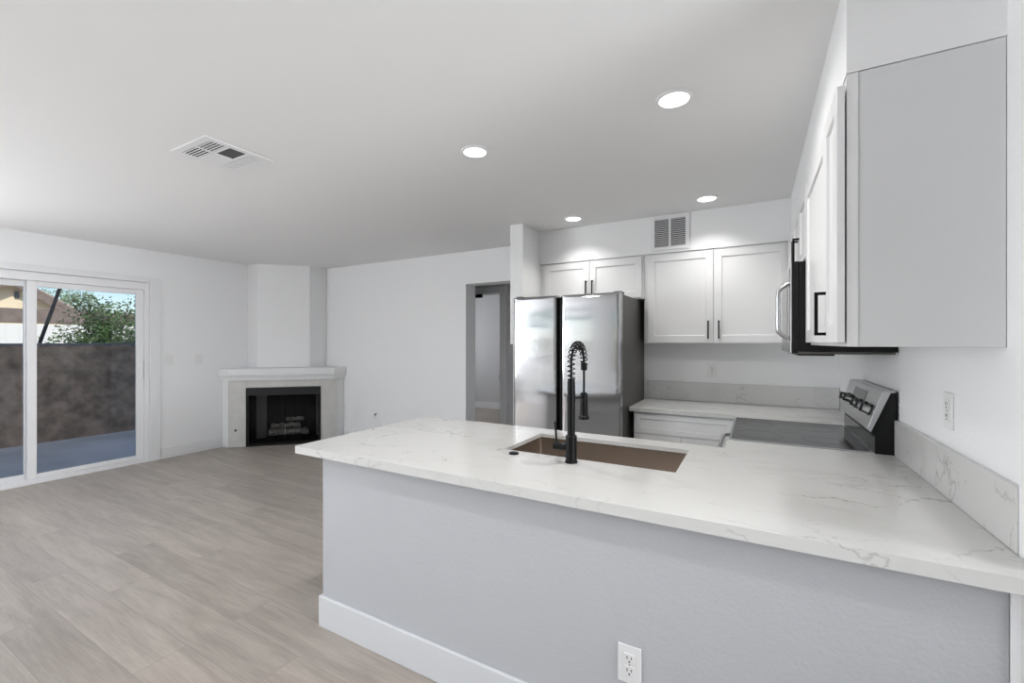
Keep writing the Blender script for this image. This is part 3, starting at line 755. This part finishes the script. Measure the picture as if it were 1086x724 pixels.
# ================================================================ refrigerator
FR0, FR1, FYd = -1.778, -.873, 3.215
rf = thing('refrigerator', 'stainless steel side-by-side refrigerator with dark grey side', 'refrigerator', ((FR0 + FR1) / 2, 3.62, 0))
fw = (FR1 - FR0) / 2; fy0 = FYd - 3.62
obj('cabinet', box(BM(), -fw + .004, fw - .004, fy0 + .078, .42, .03, 1.742), M['darkgrey'], rf, bevel=.004)
obj('kick_grille', box(BM(), -fw + .02, fw - .02, fy0 + .05, fy0 + .078, .012, .085), M['blackplastic'], rf)
def fridge_door(x0, x1, z0, z1, name):
    b = BM(); n = 28; F_, Bk = [], []
    cx, hw = (x0 + x1) / 2, (x1 - x0) / 2
    zs = [z0, z0 + .3, z0 + .6, z0 + .9, z0 + 1.2]
    grid = []
    for i in range(n + 1):
        x = x0 + (x1 - x0) * i / n; q = (x - cx) / hw
        e = max(0, (abs(q) - .95) / .05)                      # rounded sides
        y = fy0 - .008 * (1 - q * q) + .008 * e * e
        sm = z1 - .006 - .020 * (1 - abs(q) ** 5)
        col = [b.verts.new((x, y, z)) for z in zs] + [b.verts.new((x, y, sm)), b.verts.new((x, y + .003, sm + .002)), b.verts.new((x, fy0 + .02, z1)), b.verts.new((x, fy0 + .07, z1)), b.verts.new((x, fy0 + .07, z0))]
        grid.append(col)
    m = len(grid[0])
    for i in range(n):
        for k in range(m):
            b.faces.new((grid[i][k], grid[i + 1][k], grid[i + 1][(k + 1) % m], grid[i][(k + 1) % m]))
    b.faces.new(grid[0][::-1]); b.faces.new(grid[-1])
    return obj(name, b, M['fridge'], rf, smooth=True)
gapL, gapR = -1.383 - (FR0 + FR1) / 2, -1.345 - (FR0 + FR1) / 2
fridge_door(-fw, gapL, .09, 1.752, 'freezer_door')
fridge_door(gapR, fw, .09, 1.752, 'fridge_door')
obj('handle_recess', box(BM(), gapL + .001, gapR - .001, fy0 + .03, fy0 + .07, .09, 1.735), M['blackplastic'], rf)
obj('handle', box(BM(), gapL - .004, gapL + .007, fy0 - .001, fy0 + .03, .36, 1.735), M['black'], rf, bevel=.002)
obj('handle', box(BM(), gapR - .007, gapR + .004, fy0 - .001, fy0 + .03, .36, 1.735), M['black'], rf, bevel=.002)
for s in (-1, 1):
    obj('hinge_cover', box(BM(), s * fw * .93 - .03, s * fw * .93 + .03, fy0 + .04, fy0 + .13, 1.7425, 1.762), M['darkgrey'], rf, bevel=.004)
    for yy in (fy0 + .12, .36): obj('foot', lathe(BM(), [(.022, 0.0), (.022, .03)], 16, Matrix.Translation((s * fw * .85, yy, .0))), M['rubber'], rf)

# ================================================================ range
rg_ = thing('kitchen_range', 'stainless electric range with black glass cooktop and knob console', 'range', (0, 2.9, 0))
RY0, RY1 = -.373, .375      # local y around 2.9
obj('body', box(BM(), -.095, .535, RY0 + .002, RY1 - .002, .02, .862), M['blackplastic'], rg_, bevel=.002)
# cooktop: steel rim and glass
b = BM(); cells(b, [-.118, -.108, .466, .474], [RY0, RY0 + .008, RY1 - .008, RY1], lambda x, y: not (-.108 < x < .466 and RY0 + .008 < y < RY1 - .008), .8625, .8765)
obj('cooktop_rim', b, M['steel'], rg_)
ct_ = obj('cooktop', box(BM(), -.1075, .4655, RY0 + .0085, RY1 - .0085, .8625, .875), M['blackgloss'], rg_)
bm_ring = mat('burner_ring', (.014, .014, .015), .14)
for (x, y, r) in ((.02, -.17, .115), (.02, .18, .085), (.30, -.18, .085), (.30, .17, .105), (.16, 0, .05)):
    b = BM(); seg = 40
    ring = [[b.verts.new((x + rr_ * math.cos(2 * math.pi * k / seg), y + rr_ * math.sin(2 * math.pi * k / seg), .87515)) for k in range(seg)] for rr_ in (r, r - .003)]
    ring += [[b.verts.new((v.co.x, v.co.y, .8754)) for v in ring[1]], [b.verts.new((v.co.x, v.co.y, .8754)) for v in ring[0]]]
    for q in range(4):
        for k in range(seg): b.faces.new((ring[q][k], ring[q][(k + 1) % seg], ring[(q + 1) % 4][(k + 1) % seg], ring[(q + 1) % 4][k]))
    obj('burner_ring', b, bm_ring, ct_)
# back guard: riser, black housing, slanted steel console
b = BM(); prism_y(b, [(.475, .8625), (.548, .8625), (.548, 1.148), (.531, 1.147), (.461, .966), (.475, .95)], RY0, RY1)
obj('back_guard', b, M['blackplastic'], rg_)
obj('riser_panel', box(BM(), .470, .4748, RY0 + .012, RY1 - .001, .877, .948), M['blackgloss'], rg_)
obj('riser_trim', box(BM(), .4695, .4748, RY0 + .001, RY0 + .011, .877, .948), M['darkgrey'], rg_)
b = BM(); prism_y(b, [(.446, .979), (.4605, .9655), (.5305, 1.1485), (.546, 1.1485), (.546, 1.156), (.501, 1.156)], RY0 - .002, RY1 + .002)
cn = obj('control_console', b, M['steel'], rg_, bevel=.002)
# frame on the slanted face: s along face (up), n outwards
fd = Vector((.501 - .446, 0, 1.156 - .979)).normalized(); fnrm = Vector((-fd.z, 0, fd.x))
p0 = Vector((.446, 0, .979)); flen = .185
def on_face(s, y, n=0): return p0 + fd * s + fnrm * n + Vector((0, y, 0))
for i, y in enumerate((.245, .135, -.08, -.195, -.305)):
    b = BM(); tube(b, [on_face(.085, y, .0005), on_face(.085, y, .006)], [.027, .026], 28)
    k = obj('knob', b, M['blackgloss'], cn, smooth=True)
    b = BM(); tube(b, [on_face(.085, y, .0062), on_face(.085, y, .012), on_face(.085, y, .034)], [.024, .0225, .0195], 28)
    ax = Matrix.Translation(on_face(.085, y, 0))
    obj('knob_cap', b, M['steel'], k, smooth=True)
    b = BM(); tube(b, [on_face(.085 - .019, y, .0375), on_face(.085 + .019, y, .0375)], .0034, 8)
    obj('knob_grip', b, M['blackplastic'], k)
b = BM(); vs = []
for n_ in (.0006, .0022):
    for s_, y in ((.112, -.13), (.112, .16), (.160, .16), (.160, -.13)): vs.append(b.verts.new(on_face(s_, y, n_)))
for f in ((0, 1, 2, 3), (7, 6, 5, 4), (0, 4, 5, 1), (1, 5, 6, 2), (2, 6, 7, 3), (3, 7, 4, 0)): b.faces.new([vs[i] for i in f])
obj('display', b, M['display'], cn)
od = obj('oven_door', box(BM(), -.125, -.0955, RY0 + .004, RY1 - .004, .235, .80), M['steel'], rg_, bevel=.004)
obj('door_glass', box(BM(), -.1275, -.1252, RY0 + .09, RY1 - .09, .33, .66), M['blackgloss'], od)
b = BM(); hp = []
for i in range(21):
    t = i / 20; y = RY0 + .03 + (RY1 - RY0 - .06) * t; e = min(t, 1 - t) / .09; e = min(1, e)
    hp.append((-.124 - .055 * math.sin(e * math.pi / 2), y, .765))
tube(b, hp, .011, 12); obj('handle', b, M['steel'], od, smooth=True)
obj('front_panel', box(BM(), -.118, -.0955, RY0 + .004, RY1 - .004, .804, .861), M['steel'], rg_, bevel=.002)
obj('storage_drawer', box(BM(), -.122, -.0955, RY0 + .004, RY1 - .004, .06, .23), M['steel'], rg_, bevel=.003)
for s in (RY0 + .05, RY1 - .05):
    for x in (-.05, .48): obj('foot', lathe(BM(), [(.018, 0), (.018, .02)], 14, Matrix.Translation((x, s, 0))), M['rubber'], rg_)

# ================================================================ microwave
mw = thing('microwave', 'stainless and black over-the-range microwave under the short cabinet', 'microwave', (.35, 2.91, 1.318))
MY0, MY1 = -.378, .380; mh = .452
obj('case', box(BM(), -.163, .207, MY0 + .003, MY1 - .003, .012, mh - .001), M['blackplastic'], mw, bevel=.002)
obj('bottom_plate', box(BM(), -.165, .198, MY0, MY1, 0, .0115), M['darkgrey'], mw, bevel=.001)
dr = obj('door', box(BM(), -.192, -.1635, MY0, MY1, .004, mh), M['blackplastic'], mw, bevel=.003)
obj('door_face', box(BM(), -.199, -.1922, MY0 + .001, MY1 - .001, .005, mh - .001), M['steel'], dr, bevel=.002)
obj('door_window', box(BM(), -.2005, -.1992, MY0 + .21, MY1 - .05, .08, mh - .07), M['blackgloss'], dr)
obj('control_pad', box(BM(), -.2005, -.1992, MY0 + .012, MY0 + .075, .06, mh - .03), M['blackgloss'], dr)
b = BM(); hp = []
for i in range(17):
    t = i / 16; e = min(1, min(t, 1 - t) / .16)
    hp.append((-.199 - .046 * math.sin(e * math.pi / 2), MY0 + .125, .075 + .285 * t))
tube(b, hp, .0105, 12); obj('handle', b, M['steel'], dr, smooth=True)
obj('mount_bracket', box(BM(), .199, .2085, MY0 + .002, MY0 + .03, .0, .0115), M['chrome'], mw)
obj('vent_lip', box(BM(), -.165, -.02, MY0 + .02, MY1 - .02, -.008, -.0003), M['blackplastic'], mw)

# ================================================================ outside the patio door
struct('patio_floor', box(BM(), -8.72, XL - .161, -6, 12, -.10, -.02), M['concrete'], 'blue grey concrete patio floor in shade outside the sliding door', 'patio')
pw = BM(); box(pw, -8.85, -8.66, -6, 12, -.10, 1.335)
pwo = struct('wall_patio', pw, M['stucco'], 'dark brown stucco garden wall beyond the patio', 'wall')
obj('cap', box(BM(), -8.87, -8.64, -6, 12, 1.336, 1.362), M['walcap'], pwo)
struct('ground', box(BM(), -60, -8.86, -30, 60, -.5, -.12), M['dirt'], 'sunlit sandy ground beyond the patio wall', 'ground')
RB = Vector
def ray(u, v, x):
    """point of the plane x=const seen at a pixel of the 1086x724 frame (used to size the distant buildings)"""
    a = math.radians(29.172); s = (u - 542.49) / 462.38
    rx, ry = -math.sin(a) + s * math.cos(a), math.cos(a) + s * math.sin(a); d = x / rx
    return Vector((x, ry * d, 1.374 + (363.11 - v) / 462.38 * d))
# leaning dark pole standing on the garden wall
p_a, p_b = ray(42, 363.5, -8.75), ray(67, 296, -8.75)
p_a.z = 1.362
b = BM(); tube(b, [p_a, p_a.lerp(p_b, 1.25)], .021, 10)
po = obj('leaning_pole', b, M['pole'], smooth=True); tag(po, 'slanting black steel pole rising from the patio wall outside the door', 'pole')
# carport
XC_ = -20.0
c0, c1 = ray(-40, 326, XC_), ray(128, 326, XC_); cb_ = ray(0, 342, XC_).z; ctp = ray(0, 326, XC_).z
cp = thing('carport', 'long carport with brown fascia board behind the patio wall', 'carport', (XC_, (c0.y + c1.y) / 2, -.12))
hl = (c1.y - c0.y) / 2 + 1.0; zb, zt_ = cb_ + .12, ctp + .12
obj('fascia', box(BM(), -.03, .03, -hl, hl, zb, zt_), M['fascia'], cp)
obj('roof', box(BM(), -5.2, -.031, -hl, hl, zt_ - .10, zt_ - .01), M['rooftile'], cp)
for yy in (-hl + .3, -hl * .45, hl * .2, hl - .3): obj('post', box(BM(), -.35, -.25, yy - .05, yy + .05, 0, zt_ - .101), M['whitewall'], cp)
gwz = ray(0, 343, -17.5).z + .12
gwl = obj('garden_wall', box(BM(), -17.6, -17.4, cp.location.y - hl, cp.location.y + hl, -.12, gwz - .12), M['whitewall'])
tag(gwl, 'bright white sunlit wall under the brown carport fascia', 'wall')
# garage-like white building, lower strip behind
XH = -30.0
h0 = ray(-120, 330, XH).y; pk = ray(8, 296, XH); ev = ray(78, 333, XH); wl = ray(70, 330, XH)
bd = thing('house', 'sunlit beige house with brown gable edge seen through the patio door', 'house', (XH, pk.y, -.12))
pz = pk.z + .12; ez = ev.z + .12; wy = wl.y - pk.y; ey = ev.y - pk.y; L_ = wy
b = BM()
prof = [(-2 * L_ - 2, 0), (wy, 0), (wy, ez + (pz - ez) * (ey - wy) / ey), (0, pz), (-2 * L_ - 2, pz - (pz - ez) * (2 * L_ + 2) / ey)]
f1 = [b.verts.new((0, y, z)) for y, z in prof]; f2 = [b.verts.new((-7, y, z)) for y, z in prof]
b.faces.new(f1); b.faces.new(f2[::-1])
for i in range(5): b.faces.new((f1[i], f2[i], f2[(i + 1) % 5], f1[(i + 1) % 5]))
obj('wall', b, M['beige'], bd)
def slab(p, q, x0, x1, t0, t1):
    b = BM(); d = Vector((0, q[0] - p[0], q[1] - p[1])).normalized(); n = Vector((0, -d.z, d.y))
    if n.z < 0: n = -n
    vs = []
    for x in (x0, x1):
        for (yy, zz), t in ((p, t0), (q, t0), (q, t1), (p, t1)): vs.append(b.verts.new(Vector((x, yy, zz)) + n * t))
    for f in ((0, 1, 2, 3), (7, 6, 5, 4), (0, 4, 5, 1), (1, 5, 6, 2), (2, 6, 7, 3), (3, 7, 4, 0)): b.faces.new([vs[i] for i in f])
    return b
obj('roof', slab((0, pz), (ey, ez), -7.2, .35, .01, .22), M['rooftile'], bd)
obj('roof', slab((0, pz), (-2 * L_ - 2, prof[4][1]), -7.2, .35, .01, .22), M['rooftile'], bd)
obj('verge_board', slab((0, pz), (ey, ez), .351, .45, -.22, .14), M['fascia'], bd)
obj('verge_board', slab((0, pz), (-2 * L_ - 2, prof[4][1]), .351, .45, -.22, .14), M['fascia'], bd)
w0, w1 = ray(15, 316, XH), ray(20, 309, XH)
obj('window', box(BM(), .001, .06, w0.y - pk.y, w1.y - pk.y, w0.z + .12, w1.z + .12), M['carglass'], bd)
# low white building right of the house
XB = -38.0
q0, q1, qt = ray(46, 330, XB), ray(66, 330, XB), ray(60, 323, XB)
ob = thing('outbuilding', 'low white building with pale roof right of the beige house', 'building', (XB, (q0.y + q1.y) / 2, -.12))
hl2 = (q1.y - q0.y) / 2
obj('wall', box(BM(), -5, 0, -hl2, hl2, 0, q0.z + .12 - .25), M['whitewall'], ob)
zr = q0.z + .12 - .25; b = BM()
vs = [b.verts.new(v) for v in ((.5, -hl2 - .4, zr), (.5, hl2 + .4, zr), (-2.5, hl2 + .4, qt.z + .12 + .5), (-2.5, -hl2 - .4, qt.z + .12 + .5), (-5.5, -hl2 - .4, zr), (-5.5, hl2 + .4, zr))]
b.faces.new((vs[0], vs[1], vs[2], vs[3])); b.faces.new((vs[3], vs[2], vs[5], vs[4])); b.faces.new((vs[0], vs[3], vs[4])); b.faces.new((vs[1], vs[5], vs[2])); b.faces.new((vs[0], vs[4], vs[5], vs[1]))
obj('roof', b, M['whitewall'], ob)
# parked car
e0, e1 = ray(-60, 358, -14.5), ray(20, 358, -14.5)
cr = thing('car', 'grey parked car, its roof showing over the patio wall', 'car', (-14.5, e1.y - 2.2, -.12))
b = BM(); prof = [(2.2, .30), (2.2, .80), (1.9, .95), (1.05, 1.08), (.55, 1.62), (-1.0, 1.66), (-1.7, 1.12), (-2.2, 1.02), (-2.25, .35)]
prof = [(y, z * 1.0) for y, z in prof]; A = []
for x, ins in ((-.85, .0), (-.80, .0), (.80, .0), (.85, .0)):
    A.append([b.verts.new((x * (1 - .16 * max(0, z - 1.0)), y, z)) for y, z in prof])
n = len(prof)
for p, q in zip(A, A[1:]):
    for i in range(n): b.faces.new((p[i], p[(i + 1) % n], q[(i + 1) % n], q[i]))
b.faces.new(A[0][::-1]); b.faces.new(A[-1]); obj('body', b, M['carpaint'], cr, bevel=.05)
for s in (-1, 1):
    b = BM(); pp = [(.90, 1.12), (.50, 1.54), (-.95, 1.57), (-1.5, 1.14)]
    fa = [b.verts.new((s * (.862 - .13 * (z - 1.0)), y, z)) for y, z in pp]; fb = [b.verts.new((s * (.852 - .13 * (z - 1.0)), y, z)) for y, z in pp]
    b.faces.new(fa); b.faces.new(fb[::-1])
    for i in range(4): b.faces.new((fa[i], fb[i], fb[(i + 1) % 4], fa[(i + 1) % 4]))
    obj('side_window', b, M['carglass'], cr)
    for yy in (-1.35, 1.35):
        b = BM(); tube(b, [(s * .66, yy, .32), (s * .87, yy, .32)], .32, 24); obj('wheel', b, M['rubber'], cr, bevel=.03)

# foliage
def leaves(bm, centre, rad, n, size, droop=.3):
    for _ in range(n):
        while True:
            p = Vector((random.uniform(-1, 1), random.uniform(-1, 1), random.uniform(-1, 1)))
            if .15 < p.length < 1: break
        p = Vector((p.x * rad[0], p.y * rad[1], p.z * rad[2])) + Vector(centre)
        s = size * random.uniform(.6, 1.3)
        d = Vector((random.uniform(-1, 1), random.uniform(-1, 1), random.uniform(-1, .6))).normalized()
        q = d.orthogonal().normalized(); q = (Matrix.Rotation(random.uniform(0, 6.28), 3, d) @ q)
        m = p + d * s * .5
        vs = [bm.verts.new(p), bm.verts.new(m + q * s * .22), bm.verts.new(p + d * s), bm.verts.new(m - q * s * .22)]
        bm.faces.new(vs)
XT = -11.3
tc_ = ray(124, 345, XT)
tr = thing('tree', 'dense green leafy tree just behind the patio wall', 'tree', (XT, tc_.y, -.12))
b = BM(); limb = []
tube(b, [(0, 0, 0), (.05, .03, .7), (.02, -.03, 1.3)], [.11, .09, .07], 10)
pu = (462.38) / (Vector((XT, tc_.y)).length)
rs_ = random.Random(3)
tips = []
for k in range(40):
    az = rs_.uniform(0, 6.283); el = rs_.uniform(-.05, 1.2); L = rs_.uniform(.6, 1.1) * (1.12 if math.sin(az) > 0 else .92)
    o_ = Vector((.02, -.03, 1.15 + rs_.uniform(-.25, .2))); d = Vector((math.cos(az) * math.cos(el) * .9, math.sin(az) * math.cos(el) * 1.15, math.sin(el) * 1.15))
    e = o_ + d * L; mdl = o_ + d * L * .5 + Vector((0, 0, .08))
    tube(b, [o_, mdl, e], [.025, .014, .005], 6); tips += [mdl, e, o_ + d * L * .75]
obj('trunk', b, M['bark'], tr)
b = BM()
for t in tips: leaves(b, t, (.24, .26, .26), 95, .070)
o = obj('foliage', b, M['leaf'], tr)
# distant tree
fx = ray(71, 318, -44)
t2 = thing('tree', 'small pale green tree far away above the carport roof', 'tree', (-44, fx.y, -.12))
b = BM(); tube(b, [(0, 0, 0), (0, 0, fx.z - .6)], [.2, .1], 8)
for k in range(8):
    a = k * .8; tube(b, [(0, 0, fx.z - .9), (1.0 * math.cos(a), 1.3 * math.sin(a), fx.z + .4 * math.sin(k * 2.))], [.07, .02], 6)
obj('trunk', b, M['bark'], t2)
b = BM()
for k in range(16):
    a = random.uniform(0, 6.28); r = random.uniform(0, 1.2)
    leaves(b, (r * math.cos(a), 1.25 * r * math.sin(a), fx.z + random.uniform(-.6, 1.0)), (.6, .6, .45), 110, .16)
obj('foliage', b, M['leafpale'], t2)
